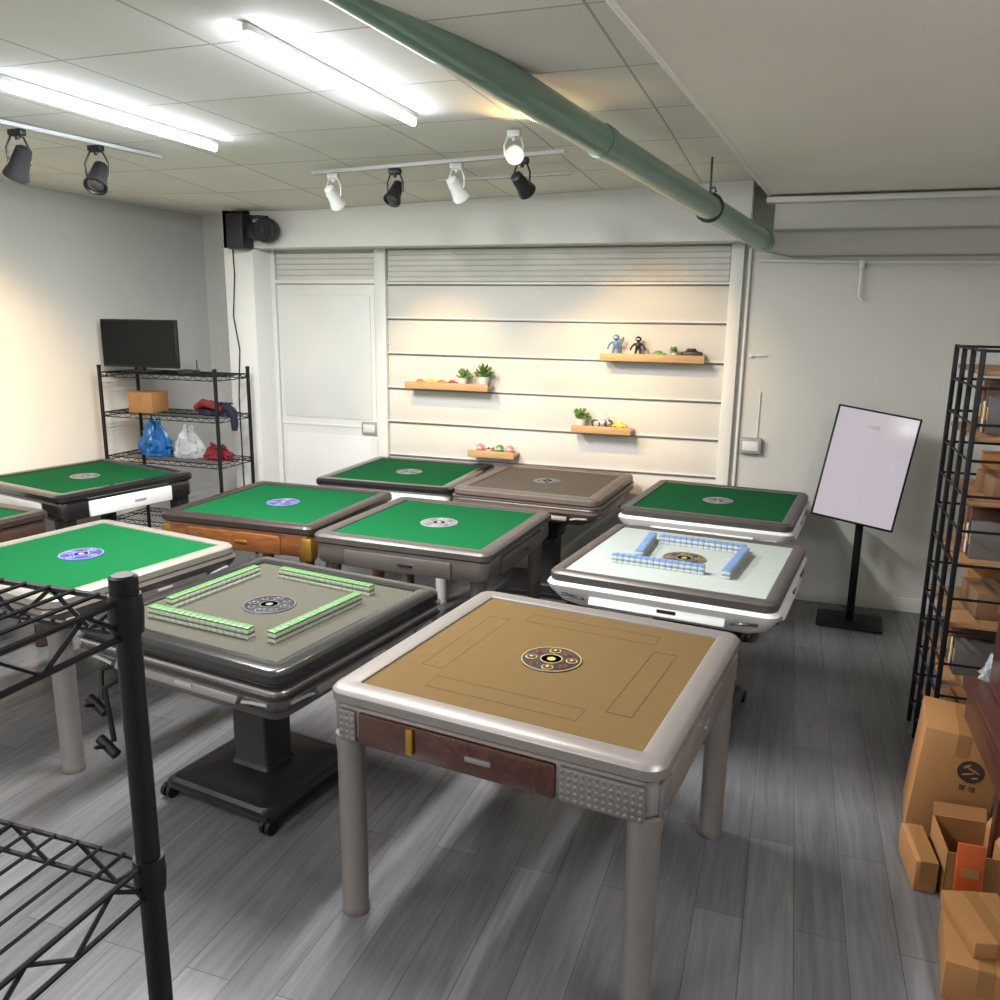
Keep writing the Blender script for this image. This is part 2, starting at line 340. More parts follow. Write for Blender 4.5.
spot(-3.34,3.50,2.63,(-3.1,2.9,1.7),True,'black track spotlight with wide yoke',size=1.0)
# ---------------------------------------------------------------- mahjong tables
def dial(t,z,r,base,ring,alt):
    m=M()
    m.lathe([(r,z),(r,z+.002),(r*.96,z+.003),(0,z+.003)],0,40)
    def disc(cx,cy,rr_,zz,mi):
        m.lathe([(rr_,zz),(rr_,zz+.0012),(0,zz+.0012)],mi,20,cx,cy)
    m.lathe([(r*.97,z+.0026),(r*.97,z+.0040),(r*.94,z+.0040),(r*.94,z+.0026)],1,40)
    for i in range(8):
        a=i*PI/4+.2;X=r*.66*math.cos(a);Y=r*.66*math.sin(a)
        if i%2==0:
            disc(X,Y,r*.19,z+.003,1);disc(X,Y,r*.15,z+.0042,0);disc(X,Y,r*.06,z+.0054,1)
        else:
            disc(X,Y,r*.13,z+.003,2);disc(X,Y,r*.09,z+.0042,0)
    m.lathe([(r*.36,z+.003),(r*.36,z+.0046),(r*.33,z+.0046),(r*.33,z+.003)],1,32)
    disc(0,0,r*.14,z+.003,1)
    m.obj('center_dial',[base,ring,alt],t)
def mtable(cx,cy,zt,S,rotd,label,frame,felt,apron,panel,style='plain',support='legs',legm=None,fw=.075,dialm=None,dr=.07,pads=False,handle=GREYP,drop=.16,legr=.036,inset=.08,basesize=.56,line=None,corner=None,under=None,ped=(0,0)):
    t=thing('mahjong_table',label,'table',(cx,cy,0),math.radians(rotd))
    h=S/2;r=.055
    prof=[(0.012,-.050),(0.0,-.040),(0.0,-.014),(.010,-.003),(.022,0),(fw-.012,0),(fw-.002,-.004),(fw,-.012),(fw,-.03),(.03,-.05)]
    m=M();m.loft([rr(h-i,h-i,max(r-i*.9,.006),zt+z,8) for i,z in prof],loop=True);m.obj('table_frame',frame,t)
    m=M();hf=h-fw+.001;m.loft([rr(hf,hf,.012,zt-.03,3),rr(hf,hf,.012,zt-.010,3)]);m.obj('playing_surface',felt,t)
    if line:
        m=M();zz=zt-.0096
        for k in range(4):
            m.X=Matrix.Rotation(k*PI/2,4,'Z')
            x0,x1,y0,y1=-.26,.22,-.35,-.275;lw=.0024 if k==1 else .0006
            for a,b,c_,d_ in((x0,x1,y0,y0),(x0,x1,y1,y1),(x0,x0,y0,y1),(x1,x1,y0,y1)):
                m.box(((a+b)/2,(c_+d_)/2,zz),(abs(b-a)+lw,abs(d_-c_)+lw,.0006))
        m.obj('printed_line',line,t)
    if dialm: dial(t,zt-.0098,dr,*dialm)
    if style=='plain':
        ap=[(.05,-drop),(.022,-drop+.012),(.012,-drop+.03),(.012,-.07),(.02,-.05),(.05,-.045)]
    elif style=='bulky':
        ap=[(.24,-drop-.05),(.12,-drop-.03),(.045,-drop+.01),(.012,-.115),(.0,-.088),(-.004,-.07),(.004,-.052),(.06,-.045)]
    else:
        ap=[(.20,-drop-.04),(.10,-drop-.015),(.04,-drop+.02),(-.002,-.085),(-.012,-.06),(-.004,-.046),(.05,-.044)]
    m=M();m.loft([rr(h-i,h-i,max(r-i*.3,.02),zt+z,8) for i,z in ap]);m.obj('table_apron',apron,t)
    if style=='bulky':
        m=M();m.loft([rr(h-i,h-i,r,zt+z,8) for i,z in ((.002,-.060),(-.008,-.058),(-.009,-.052),(.002,-.050))],loop=True);m.obj('rim_trim',CHAR if apron is GUN else apron,t)
        m=M();m.loft([rr(h-i,h-i,r,zt+z,8) for i,z in ((.004,-.100),(-.006,-.096),(-.006,-.084),(.004,-.082))],loop=True);m.obj('rim_trim',CHAR if apron is GUN else apron,t)
    for k in range(4):
        R=Matrix.Rotation(k*PI/2,4,'Z')
        if style=='plain':
            yy=-(h-.010);zz=zt-.05-(drop-.05)/2;ph=(drop-.075);tilt=0
        elif style=='bulky': yy=-(h-.022);zz=zt-.130;ph=.045;tilt=.5
        else: yy=-(h-.008);zz=zt-.105;ph=.055;tilt=.45
        m=M();m.X=R
        if pads: m.box((-.085,yy+.002,zz),(.62,.018,ph),bev=.006)
        else: m.box((0,yy,zz),(S*.60,.022,ph),bev=.008,rot=Matrix.Rotation(-tilt,4,'X'))
        pn=m.obj('drawer_panel',(panel if (not pads or k==0) else apron),t)
        m=M();m.X=R
        m.box((.0 if pads else .05,yy-(.008 if pads else .011),zz),(.08,.010,.016),bev=.004);m.obj('drawer_handle',handle,pn)
        if style!='plain':
            for sx in(-1,1):
                m=M();m.X=R
                m.tube([(sx*S*.32,yy-.008,zz-.005),(sx*S*.36,yy-.012,zz+.004),(sx*S*.43,yy-.006,zz+.006)],.006)
                m.obj('apron_trim',handle,t)
        if pads:
            for x0,x1 in((-.465,-.405),(.235,.465)):
                m=M();m.X=R;cxp=(x0+x1)/2;w=x1-x0
                m.box((cxp,yy+.002,zz),(w,.018,ph),bev=.006)
                na=max(3,int(w/.019));nb=5
                for a in range(na):
                    for b in range(nb):
                        m.ell((x0+w*(a+.5)/na,yy-.007,zz-ph*.39+ph*.78*b/(nb-1)),(w/na*.34,.0020,ph*.07),seg=8)
                m.obj('apron_grille',SILVD,t)
            if k==0:
                M().box((-.215,yy-.012,zz+.005),(.022,.010,ph*.8),bev=.004).obj('latch',GOLD,pn)
    if corner:
        for a in range(4):
            m=M();m.X=Matrix.Rotation(a*PI/2,4,'Z');m.box((h-.045,-(h-.045),zt-.045-drop/2+.01),(.075,.075,drop-.05),bev=.02)
            m.obj('corner_bracket',corner,t)
    if support=='legs':
        for sx in(-1,1):
            for sy in(-1,1):
                m=M();m.lathe([(legr*1.02,0),(legr*1.06,.004),(legr*1.06,.022),(legr,.028),(legr*1.05,zt-drop-.04),(legr*1.12,zt-drop-.02),(legr*1.12,zt-drop+.02)],cx=sx*(h-inset),cy=sy*(h-inset))
                m.obj('leg',legm or apron,t)
    elif support=='square_legs':
        for sx in(-1,1):
            for sy in(-1,1):
                m=M();m.loft([rr(legr,legr,.01,0,3,sx*(h-inset),sy*(h-inset)),rr(legr*1.25,legr*1.25,.01,zt-drop+.02,3,sx*(h-inset),sy*(h-inset))])
                m.obj('leg',legm or apron,t)
    else:
        b=basesize/2;px,py=ped;PX=Matrix.Translation((px,py,0))
        m=M();m.X=PX;m.loft([rr(b,b,.05,.055,5),rr(b,b,.05,.070,5),rr(b-.015,b-.015,.04,.074,5),rr(b-.025,b-.025,.04,.088,5),rr(b-.06,b-.06,.04,.092,5),rr(b-.075,b-.075,.04,.105,5),rr(.12,.11,.03,.11,5)]);m.obj('pedestal_base',BLACK,t)
        m=M();m.X=PX;m.loft([rr(.098,.088,.02,.105,5),rr(.090,.08,.02,.12,5),rr(.085,.075,.015,.13,5),rr(.085,.075,.015,.42,5),rr(.105,.09,.02,.44,5),rr(.11,.095,.02,.48,5),rr(.18,.18,.03,zt-drop-.035,5)]);m.obj('pedestal_column',BLACK,t)
        for sx in(-1,1):
            for sy in(-1,1):
                m=M();X=px+sx*(b-.02);Y=py+sy*(b-.02)
                m.cyl((X-.022,Y,.028),(X-.006,Y,.028),.028);m.cyl((X+.006,Y,.028),(X+.022,Y,.028),.028);m.cyl((X-.01,Y,.028),(X+.01,Y,.028),.008);m.box((X,Y,.052),(.02,.03,.03),bev=.004);m.obj('caster_wheel',BLACKM,t)
        if under:
            m=M();m.loft([rr(h-.12,h-.12,.05,zt-drop-.065,6),rr(h-.10,h-.10,.05,zt-drop-.035,6),rr(h-.07,h-.07,.05,zt-drop+.0,6)]);m.obj('underbody',under,t)
    return t
DG=(DIALGR,DIALW,RED)
T1=mtable(-.65,2.42,.77,1.015,-7.3,'rose-silver mahjong table with tan felt and round legs',SILV,F_TAN,SILV,WALNUT,dialm=(DIALK,DIALG,RED),dr=.10,pads=True,legm=SILV,line=LINE,legr=.041,fw=.075,inset=.052,handle=SILV,drop=.175)
T2=mtable(-1.785,2.535,.77,.95,-8.5,'charcoal mahjong table on a black pedestal with green tile walls',CHAR,F_OLIVE,GUN,SILVD,style='bulky',support='pedestal',dialm=(DIALK,DIALGR,DIALGR),dr=.10,handle=GREYP,fw=.08,under=SILVD,basesize=.54,ped=(-.07,0),drop=.175)
T3=mtable(-.39,3.74,.77,.955,-7,'white flared mahjong table with pale felt and blue tiles',TAUPE,F_WHITE,WHITEP,WHITEP,style='flare',support='pedestal',dialm=(TAUPE,DIALG,CHAR),dr=.10,handle=CHAR,fw=.055)
T4=mtable(-.35,5.06,.77,.95,-6,'white mahjong table with green felt by the back wall',TAUPE,F_GREEN,WHITEP,WHITEP,style='flare',support='pedestal',dialm=DG,dr=.09,fw=.06)
T5=mtable(-1.69,3.935,.77,.96,-2.5,'taupe mahjong table with green felt and round legs',TAUPE,F_GREEN,TAUPEA,TAUPEA,dialm=DG,dr=.10,legm=TAUPEA,handle=CHAR)
T6=mtable(-2.715,4.04,.77,.96,0,'golden walnut mahjong table with green felt and brass corners',DBROWN,F_GREEN,WOODG,WOODG,dialm=(DIALB,DIALW,RED),dr=.095,corner=GOLD,legm=WOODG,handle=GOLD,drop=.18)
T7=mtable(-2.43,5.14,.78,.95,1,'black-rimmed white mahjong table with green felt',CHAR,F_GREEN,WHITEP,WHITEP,dialm=DG,dr=.09,drop=.13,legm=WHITEP)
T8=mtable(-1.43,5.10,.80,.93,-3,'rose-brown mahjong table with grey-brown surface',PINKB,F_BROWN,PINKB,PINKB,style='bulky',dialm=(DIALGR,CHAR,CHAR),dr=.09,support='pedestal')
T9=mtable(-4.23,4.10,.80,.95,-12,'black-rimmed mahjong table with white drawer front',CHAR,F_GREEN,CHAR,WHITEP,style='plain',dialm=DG,dr=.09,support='square_legs',legm=BLACK,drop=.17,handle=GREYP)
T10=mtable(-2.955,2.80,.77,.95,-9.5,'champagne-rimmed mahjong table with green felt',BEIGE,F_GREEN,TAUPEA,TAUPE,style='flare',dialm=(DIALB,DIALW,RED),dr=.095,legm=SILV,fw=.06,legr=.042,inset=.09)
T11=mtable(-4.26,2.95,.77,.95,-5,'mahjong table with dark brown leather sides',DBROWN,F_GREEN,LEATH,LEATH,dialm=DG,legm=LEATH,drop=.18)
for pts,box in (([(-.36,-.38,.60),(-.42,-.42,.57),(-.38,-.46,.48)],(-.39,-.47,.46)),([(-.26,-.42,.60),(-.30,-.50,.56),(-.25,-.52,.38)],(-.27,-.53,.36))):
    m=M();m.tube(pts,.010);m.tube([Vector(box)+Vector((-.04,0,.02)),Vector(box)+Vector((.04,0,-.02))],.018,n=12);m.tube([box,Vector(box)+Vector((0,-.05,.02))],.007);m.obj('side_lever',BLACKM,T2)
# ---------------------------------------------------------------- mahjong tiles
def tile_mesh(name,back):
    m=M();m.box((0,0,.007),(.0265,.036,.014),1,bev=.002);m.box((0,0,.0165),(.0265,.036,.0075),0,bev=.002)
    return m.obj('mahjong_tile',[back,TILEW])
def tiles(T,back,walls,zt,label,group):
    base=tile_mesh('mahjong_tile',back);first=True
    Tm=Matrix.Translation(T.location)@Matrix.Rotation(T.rotation_euler.z,4,'Z')
    for (x,y,a,nn) in walls:
        for k in range(nn):
            for lay in range(2):
                o=base if first else base.copy()
                if not first: C.objects.link(o)
                first=False
                dx=(k-(nn-1)/2)*.0275
                p=Vector((x+dx*math.cos(a),y+dx*math.sin(a),zt-.0098+lay*.0205))
                o.location=Tm@p;o.rotation_euler=(0,0,T.rotation_euler.z+a)
                o['label']=label;o['category']='mahjong tile';o['group']=group
tiles(T2,TILEG,[(-.055,-.285,.03,17),(.035,.285,-.01,17),(-.30,.025,PI/2+.02,17),(.27,-.045,PI/2-.02,17)],.77,'white mahjong tile with green back in a tile wall','green-backed mahjong tiles')
tiles(T3,TILEB,[(-.07,-.20,.02,15),(.03,.215,0,15),(-.20,.07,PI/2+.1,13),(.235,-.02,PI/2-.02,15)],.77,'white mahjong tile with blue back in a tile wall','blue-backed mahjong tiles')
# ---------------------------------------------------------------- wire racks
def wshelf(t,x0,x1,y0,y1,z,step=.03,rw=.0035,truss=.03):
    m=M()
    for zz in(z,z-truss):
        m.tube([(x0,y0,zz),(x1,y0,zz),(x1,y1,zz),(x0,y1,zz),(x0,y0,zz)],rw,n=6)
    def zig(a,b):
        a=Vector(a);b=Vector(b);L=(b-a).length;k=max(2,int(L/.045));pts=[]
        for i in range(k+1):
            p=a+(b-a)*i/k;pts.append(p+Vector((0,0,-truss if i%2 else 0)))
        m.tube(pts,rw*.8,n=5)
    zig((x0,y0,z),(x1,y0,z));zig((x0,y1,z),(x1,y1,z));zig((x0,y0,z),(x0,y1,z));zig((x1,y0,z),(x1,y1,z))
    k=int((x1-x0)/step)
    for i in range(1,k):
        x=x0+(x1-x0)*i/k;m.tube([(x,y0,z+.002),(x,y1,z+.002)],rw*.6,n=5)
    ym=(y0+y1)/2;m.tube([(x0,ym,z-.004),(x1,ym,z-.004)],rw,n=6)
    m.obj('wire_shelf',BLACKM,t)
def wpost(t,x,y,zt,r):
    m=M();m.lathe([(r*.6,0),(r*1.2,.004),(r*1.2,.02),(r,.03),(r,zt-.02),(r*1.12,zt-.019),(r*1.12,zt-.002),(r*.9,zt)],n=16,cx=x,cy=y)
    m.obj('post',BLACKM,t)
tr=thing('wire_rack','black wire shelving rack holding a television and bags','shelf rack',(-4.315,5.09,0))
for x in(-.51,.51):
    for y in(-.19,.19):wpost(tr,x,y,1.44,.0135)
for z in(.28,.76,1.09,1.385):wshelf(tr,-.51,.51,-.19,.19,z,step=.035)
t2=thing('wire_rack','black wire shelving rack with round post and clamps','shelf rack',(-1.03,.37,0))
for x in(-.455,.455):
    for y in(-.22,.22):wpost(t2,x,y,1.60,.0118)
for z in(.25,.70,1.0,1.295,1.575):
    wshelf(t2,-.455,.455,-.22,.22,z,step=.03,truss=.035)
    for x in(-.455,.455):
        for y in(-.22,.22):
            m=M();m.lathe([(.0150,z-.032),(.0165,z-.01),(.015,z+.006)],n=14,cx=x,cy=y)
            m.obj('shelf_clip',BLACKM,t2)
t=thing('television','flat black television standing on the wire rack','television',(-4.575,5.06,1.389),math.radians(4))
m=M();m.box((0,0,.205),(.645,.035,.35),bev=.006);m.box((0,.03,.18),(.35,.04,.2),bev=.01);m.obj('tv_body',BLACK,t)
M().box((0,-.0185,.208),(.625,.003,.325)).obj('tv_screen',TVS,t)
m=M();m.box((0,0,.02),(.05,.03,.04));m.box((0,0,.005),(.26,.14,.010),bev=.004);m.obj('tv_stand',BLACK,t)
t=thing('router','small black router box on the wire rack','router',(-4.12,5.02,1.389))
M().box((0,0,.015),(.14,.08,.03),bev=.006).obj('router_case',BLACK,t);M().tube([(.05,.03,.02),(.05,.03,.1)],.004).obj('antenna',BLACK,t)
def carton(loc,d,rotz,label,open_=False,logo=False,name='cardboard_box',rot=None,mt=None):
    t=thing(name,label,'box',loc,rotz,rot=rot)
    x,y,z=d;mt=mt or CARD
    m=M()
    if open_:
        w=.004
        m.box((0,0,w/2),(x,y,w))
        for sx in(-1,1):m.box((sx*(x/2-w/2),0,z/2),(w,y,z))
        for sy in(-1,1):m.box((0,sy*(y/2-w/2),z/2),(x,w,z))
        m.obj('box_body',mt,t)
        M().box((0,y/2+.010,z+.018),(x*.97,.003,.045),rot=Matrix.Rotation(-.5,4,'X')).obj('box_flap',mt,t)
        M().box((x/2+.01,0,z+.02),(.05,y*.98,.003),rot=Matrix.Rotation(-1.1,4,'Y')).obj('box_flap',mt,t)
    else:
        m.box((0,0,z/2),(x,y,z),bev=.003);m.obj('box_body',mt,t)
        m=M();m.box((0,0,z+.0005),(.04,y*.99,.0015));m.box((0,-y/2-.0006,z-.04),(.04,.0015,.08));m.obj('packing_tape',CARDD,t)
    if logo:
        m=M()
        s=.042
        X0=Matrix.Translation((.040,-y/2-.001,z*.70))@Matrix.Rotation(PI/2,4,'X')
        m.X=X0
        m.lathe([(s,0),(s,.0012),(0,.0012)],0,32)
        m.X=X0@Matrix.Translation((0,0,.0014))
        # globe: pale swooping land shapes across the dark disc
        m.ell((-s*.35,s*.42,0),(s*.36,s*.11,.0008),1,Matrix.Rotation(.7,4,'Z'),12)
        m.ell((s*.18,s*.16,0),(s*.55,s*.09,.0008),1,Matrix.Rotation(-.35,4,'Z'),12)
        m.ell((-s*.18,-s*.22,0),(s*.50,s*.08,.0008),1,Matrix.Rotation(.35,4,'Z'),12)
        m.ell((s*.38,-s*.48,0),(s*.28,s*.08,.0008),1,Matrix.Rotation(.3,4,'Z'),12)
        m.X=X0@Matrix.Translation((0,-s*1.55,0))
        w=s*.06;hh=.0012
        # two small dense printed characters
        for cx_,k in((-s*.36,0),(s*.36,1)):
            m.box((cx_-s*.18,0,0),(w,s*.50,hh));m.box((cx_+s*.08,0,0),(w,s*.52,hh))
            m.box((cx_+s*.06,s*.19,0),(s*.32,w,hh));m.box((cx_+s*.06,s*.04 if k else s*.08,0),(s*.28,w,hh))
            m.box((cx_+s*.06,-s*.16,0),(s*.30 if k else s*.2,w,hh));m.box((cx_-s*.18,s*.11,0),(s*.16,w,hh),rot=Matrix.Rotation(.6,4,'Z'))
            m.box((cx_+s*(.19 if k else -.04),-s*.06,0),(w,s*.24,hh),rot=Matrix.Rotation(.3 if k else -.3,4,'Z'))
        m.obj('printed_logo',[PRINT,CARD],t)
    return t
carton((-4.53,5.05,1.094),(.20,.20,.15),.1,'small brown cardboard box on the wire rack')
def bag(loc,s,mt,label,kind='plastic_bag',cat='bag',seed=1,handles=True,hfac=1.0,top=.3):
    t=thing(kind,label,cat,loc)
    m=M();rings=[];n=44
    K=[(0,.70),(.04,.92),(.12,1.0),(.22,1.04),(.33,1.02),(.45,1.0),(.55,.90),(.65,.80),(.74,.66),(.84,.50),(.93,top+.1),(1.0,top)]
    for z,f_ in K:
        ring=[]
        for i in range(n):
            a=2*PI*i/n
            nn=noise.noise(Vector((math.cos(a)*2.2+seed*3,math.sin(a)*2.2,z*3)))*.34+noise.noise(Vector((math.cos(a)*7+seed,math.sin(a)*7,z*7)))*.34
            k=s*f_*.5*(1+nn)
            zz=z*s*hfac*(1+.45*noise.noise(Vector((math.cos(a)*3,math.sin(a)*3,seed))) ) if z>.1 else z*s*hfac
            ring.append(Vector((k*math.cos(a),k*.68*math.sin(a),max(0,zz))))
        rings.append(ring)
    m.loft(rings);m.obj('bag_body' if handles else 'cloth_folds',mt,t,ang=.5)
    if handles:
        for sx in(-1,1):
            m=M();m.tube([(sx*s*.05,0,s*hfac*.90),(sx*s*.10,0,s*hfac*1.15),(sx*s*.16,.01,s*hfac*1.25),(sx*s*.15,.01,s*hfac*.92)],[.012,.008,.006,.012],n=6)
            m.obj('bag_handle',mt,t)
    return t
bag((-4.47,5.03,.764),.24,BAGB,'blue plastic carrier bag tied on the rack',seed=2,hfac=1.0)
bag((-4.19,5.05,.764),.22,BAGC,'clear plastic bag on the rack',seed=3,hfac=.9)
bag((-3.93,5.05,.764),.21,CLR,'crumpled red cloth on the rack','folded_cloth','cloth',4,False,.50,top=.5)
t=bag((-3.92,5.06,1.094),.28,CLN,'crumpled navy and red clothing on the rack','folded_cloth','cloth',6,False,.30,top=.7)
M().tube([(-.12,-.09,.06),(-.04,-.11,.10),(.04,-.10,.085),(.10,-.09,.05)],[.02,.03,.028,.02],n=10).obj('red_sleeve',CLR,t)
M().tube([(.04,-.02,.075),(.10,-.02,.06),(.145,-.02,.03),(.155,-.02,-.05),(.15,-.02,-.10)],[.03,.035,.03,.028,.02],n=12).obj('navy_sleeve',CLN,t)
# ---------------------------------------------------------------- wall shelves and toys
def wallshelf(x0,x1,z):
    t=thing('wall_shelf','pale wooden ledge shelf fixed to the slatted wall','shelf',((x0+x1)/2,D-.085,z))
    w=x1-x0
    M().box((0,.01,-.009),(w,.13,.018),bev=.002).obj('shelf_board',WOODL,t)
    M().box((0,-.06,-.004),(w,.014,.05),bev=.003).obj('shelf_lip',WOODL,t)
    for sx in(-.35,.35):
        M().box((sx*w,.068,-.02),(.03,.012,.04),bev=.002).obj('shelf_bracket',GREYP,t)
S1=(-2.64,-2.00,1.335);S2=(-1.21,-.53,1.575);S3=(-1.39,-.98,1.085);S4=(-2.15,-1.80,.865)
for s in(S1,S2,S3,S4):wallshelf(*s)
def car(x,z,mt,label,L=.085,rz=0):
    t=thing('toy_car',label,'toy car',(x,D-.075,z+.0005),rz)
    m=M();m.X=Matrix.Translation((0,0,L*.15))
    m.loft([rr(L*.5,L*.2,.008,0,3),rr(L*.5,L*.21,.010,L*.10,3),rr(L*.47,L*.19,.01,L*.16,3),rr(L*.30,L*.17,.01,L*.19,3,-L*.04),rr(L*.19,L*.13,.008,L*.33,3,-L*.06)]);m.obj('car_body',mt,t)
    for sx in(-.3,.3):
        for sy in(-1,1):
            m=M();m.cyl((sx*L,sy*L*.17,L*.11),(sx*L,sy*L*.235,L*.11),L*.11,n=12);m.obj('car_wheel',TOYK,t)
def plant(x,z,s,label,seed,nleaf=60):
    rnd=random.Random(seed);t=thing('potted_plant',label,'plant',(x,D-.075,z+.0005))
    m=M();m.lathe([(s*.2,0),(s*.28,s*.45),(s*.30,s*.47),(s*.25,s*.47),(s*.24,s*.42)],n=18);m.obj('plant_pot',WHITEP,t)
    m=M()
    for i in range(nleaf):
        a=rnd.uniform(0,2*PI);el=rnd.uniform(.1,1.5);L=s*rnd.uniform(.3,.72)
        d=Vector((math.cos(a)*math.cos(el),math.sin(a)*math.cos(el)*.55,math.sin(el)));b=Vector((0,0,s*.42));tip=b+d*L
        sd=Vector((rnd.uniform(-1,1),rnd.uniform(-1,1),rnd.uniform(-1,1))).cross(d).normalized()*s*.09
        p0=b+d*L*.5;mid=b+d*L*.8
        vs=[m.bm.verts.new(p) for p in (p0,mid+sd,tip,mid-sd)];m.bm.faces.new(vs)
        st=[m.bm.verts.new(p) for p in (b,b+sd*.12,p0+sd*.12,p0)];m.bm.faces.new(st)
    m.obj('plant_leaves',LEAF,t)
def figure(x,z,s,mt,label,pose):
    t=thing('toy_figurine',label,'toy',(x,D-.075,z+.0005))
    m=M()
    m.ell((0,0,s*.52),(s*.14,s*.10,s*.18));m.ell((0,0,s*.82),(s*.15,s*.12,s*.13))
    for sx in(-1,1):
        m.tube([(sx*s*.07,0,s*.40),(sx*s*.11,0,s*.2),(sx*s*.12,-.005,s*.04)],[s*.07,s*.055,s*.05],n=10);m.ell((sx*s*.12,-s*.04,s*.035),(s*.065,s*.10,s*.035))
        m.tube([(sx*s*.12,0,s*.62),(sx*s*.26,-.004,s*(.55 if pose else .50)),(sx*s*.34,-.01,s*(.78 if pose and sx>0 else .36))],[s*.055,s*.045,s*.04],n=10)
        m.ell((sx*s*.34,-.01,s*(.80 if pose and sx>0 else .34)),(s*.05,s*.05,s*.05))
    m.obj('figure_body',mt,t)
    m=M();m.box((0,-s*.11,s*.82),(s*.16,s*.02,s*.05),bev=.002);m.obj('figure_visor',WHITEP,t)
    m=M();m.lathe([(s*.24,0),(s*.24,.004),(0,.004)]);m.obj('figure_stand',TOYK,t)
z=S1[2]
for i,(mt,l) in enumerate(((TOYO,'orange'),(TOYY,'yellow'),(TOYO,'orange'),(RED,'red'))):
    car(-2.55+i*.085,z,mt,'small %s toy car on a wooden wall shelf'%l,.075)
plant(-2.215,z,.12,'small plant in a white pot on a wall shelf',1);plant(-2.06,z,.15,'bushy plant in a white pot on a wall shelf',2,80)
z=S2[2]
figure(-1.12,z,.15,TOYB,'pale blue toy figurine on a wall shelf',True);figure(-.97,z,.14,TOYK,'black toy figurine on a wall shelf',False)
car(-.83,z,TOYG,'small green toy car on a wall shelf',.09);plant(-.73,z,.07,'tiny green plant on a wall shelf',8);car(-.615,z,TOYK,'dark toy car on a wall shelf',.13)
z=S3[2]
plant(-1.34,z,.13,'leafy plant in a white pot on a wall shelf',3,70)
t=thing('toy_motorcycle','white toy motorcycle on a wall shelf','toy motorcycle',(-1.19,D-.075,z+.0005))
for sx in(-.045,.045):
    m=M();m.tube([(sx+.026*math.cos(a),0,.030+.026*math.sin(a)) for a in[i*PI/10 for i in range(21)]],.005,n=6);m.obj('wheel',TOYK,t)
m=M();m.tube([(-.045,0,.03),(-.01,0,.06),(.03,0,.065),(.045,0,.03)],.007);m.ell((.01,0,.07),(.03,.012,.014));m.ell((-.02,0,.062),(.03,.01,.008));m.tube([(.03,0,.07),(.025,0,.10),(.015,.02,.105)],.003);m.tube([(.025,0,.10),(.015,-.02,.105)],.003);m.ell((.0,0,.04),(.02,.012,.015));m.obj('frame',WHITEP,t)
car(-1.07,z,TOYY,'yellow toy car on a wall shelf',.10)
z=S4[2]
for i,mt in enumerate((TOYP,WHITEP,TOYG,TOYP)):
    t=thing('toy_ball','small two-tone %s capsule toy ball on a wall shelf'%('pink','white','green','pink')[i],'toy',(-2.08+i*.075,D-.075,z+.0005))
    m=M();m.ell((0,0,.03),(.030,.030,.030));m.obj('ball_shell',mt,t)
    m=M();m.lathe([(.0301,.027),(.0312,.030),(.0301,.033)],n=20);m.ell((0,-.026,.034),(.010,.007,.010));m.obj('ball_band',WHITEP if i!=1 else RED,t)
# ---------------------------------------------------------------- display stand
t=thing('display_stand','lit portrait screen on a black pole stand by the wall','display',(.47,5.34,0),math.radians(-4))
m=M();m.loft([rr(.19,.15,.02,0,4),rr(.19,.15,.02,.010,4),rr(.185,.145,.02,.014,4)]);m.obj('stand_base',BLACKM,t)
M().box((-.0,0,.50),(.045,.025,.98),bev=.004).obj('stand_pole',BLACKM,t)
DX=Matrix.Translation((-.005,-.09,.988))@Matrix.Rotation(math.radians(8.5),4,'Y')@Matrix.Rotation(math.radians(-14),4,'X')
m=M();m.X=DX;m.box((0,0,0),(.458,.035,.672),bev=.005);m.obj('screen_frame',BLACKM,t)
m=M();m.X=DX;m.box((0,-.019,0),(.434,.003,.648));m.obj('screen_panel',SCREEN,t)
m=M();m.X=DX
m.box((-.03,-.0212,.235),(.004,.001,.024));m.box((-.013,-.0212,.235),(.004,.001,.024));m.box((.003,-.0212,.243),(.016,.001,.004));m.box((.003,-.0212,.230),(.016,.001,.004));m.box((.018,-.0212,.235),(.004,.001,.024));m.obj('screen_text',DIALG,t)
M().box((0,-.045,.95),(.12,.07,.14),bev=.008).obj('tilt_bracket',BLACKM,t)
# ---------------------------------------------------------------- storage rack at the side
t=thing('storage_rack','tall black metal rack with pale wooden shelves','shelf rack',(.86,3.77,0))
for x in(-.2,.2):
    for y in(-.27,-.09,.09,.27):
        M().box((x,y,.87),(.018,.018,1.74),bev=.002).obj('post',BLACKM,t)
for i in range(13):
    m=M();z=.10+i*.136
    m.tube([(-.2,-.27,z),(.2,-.27,z),(.2,.27,z),(-.2,.27,z),(-.2,-.27,z)],.0055,n=6);m.obj('side_rung',BLACKM,t)
for i in range(7):
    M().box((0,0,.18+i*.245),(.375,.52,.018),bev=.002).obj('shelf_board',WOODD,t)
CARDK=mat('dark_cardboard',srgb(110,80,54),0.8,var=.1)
GREYD=mat('dark_grey_card',srgb(84,80,78),0.6)
for i in range(6):
    z=.19+i*.245
    if i%2==0:
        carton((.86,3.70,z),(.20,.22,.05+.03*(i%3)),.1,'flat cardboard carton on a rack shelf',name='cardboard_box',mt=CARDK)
        carton((.87,3.93,z),(.16,.12,.13),-.1,'small brown box on a rack shelf',name='storage_box',mt=CARD)
    else:
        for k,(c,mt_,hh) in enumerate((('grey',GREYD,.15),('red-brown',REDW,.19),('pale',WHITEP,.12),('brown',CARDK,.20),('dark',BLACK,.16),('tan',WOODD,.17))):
            tt=thing('boxed_game','thin upright %s case on a rack shelf'%c,'box',(.82,3.60+k*.045,z))
            M().box((0,0,hh/2),(.20,.03,hh),bev=.003).obj('case_body',mt_,tt)
            M().box((-.1012,0,.08),(.002,.018,.05),bev=.0005).obj('case_label',DIALG,tt)
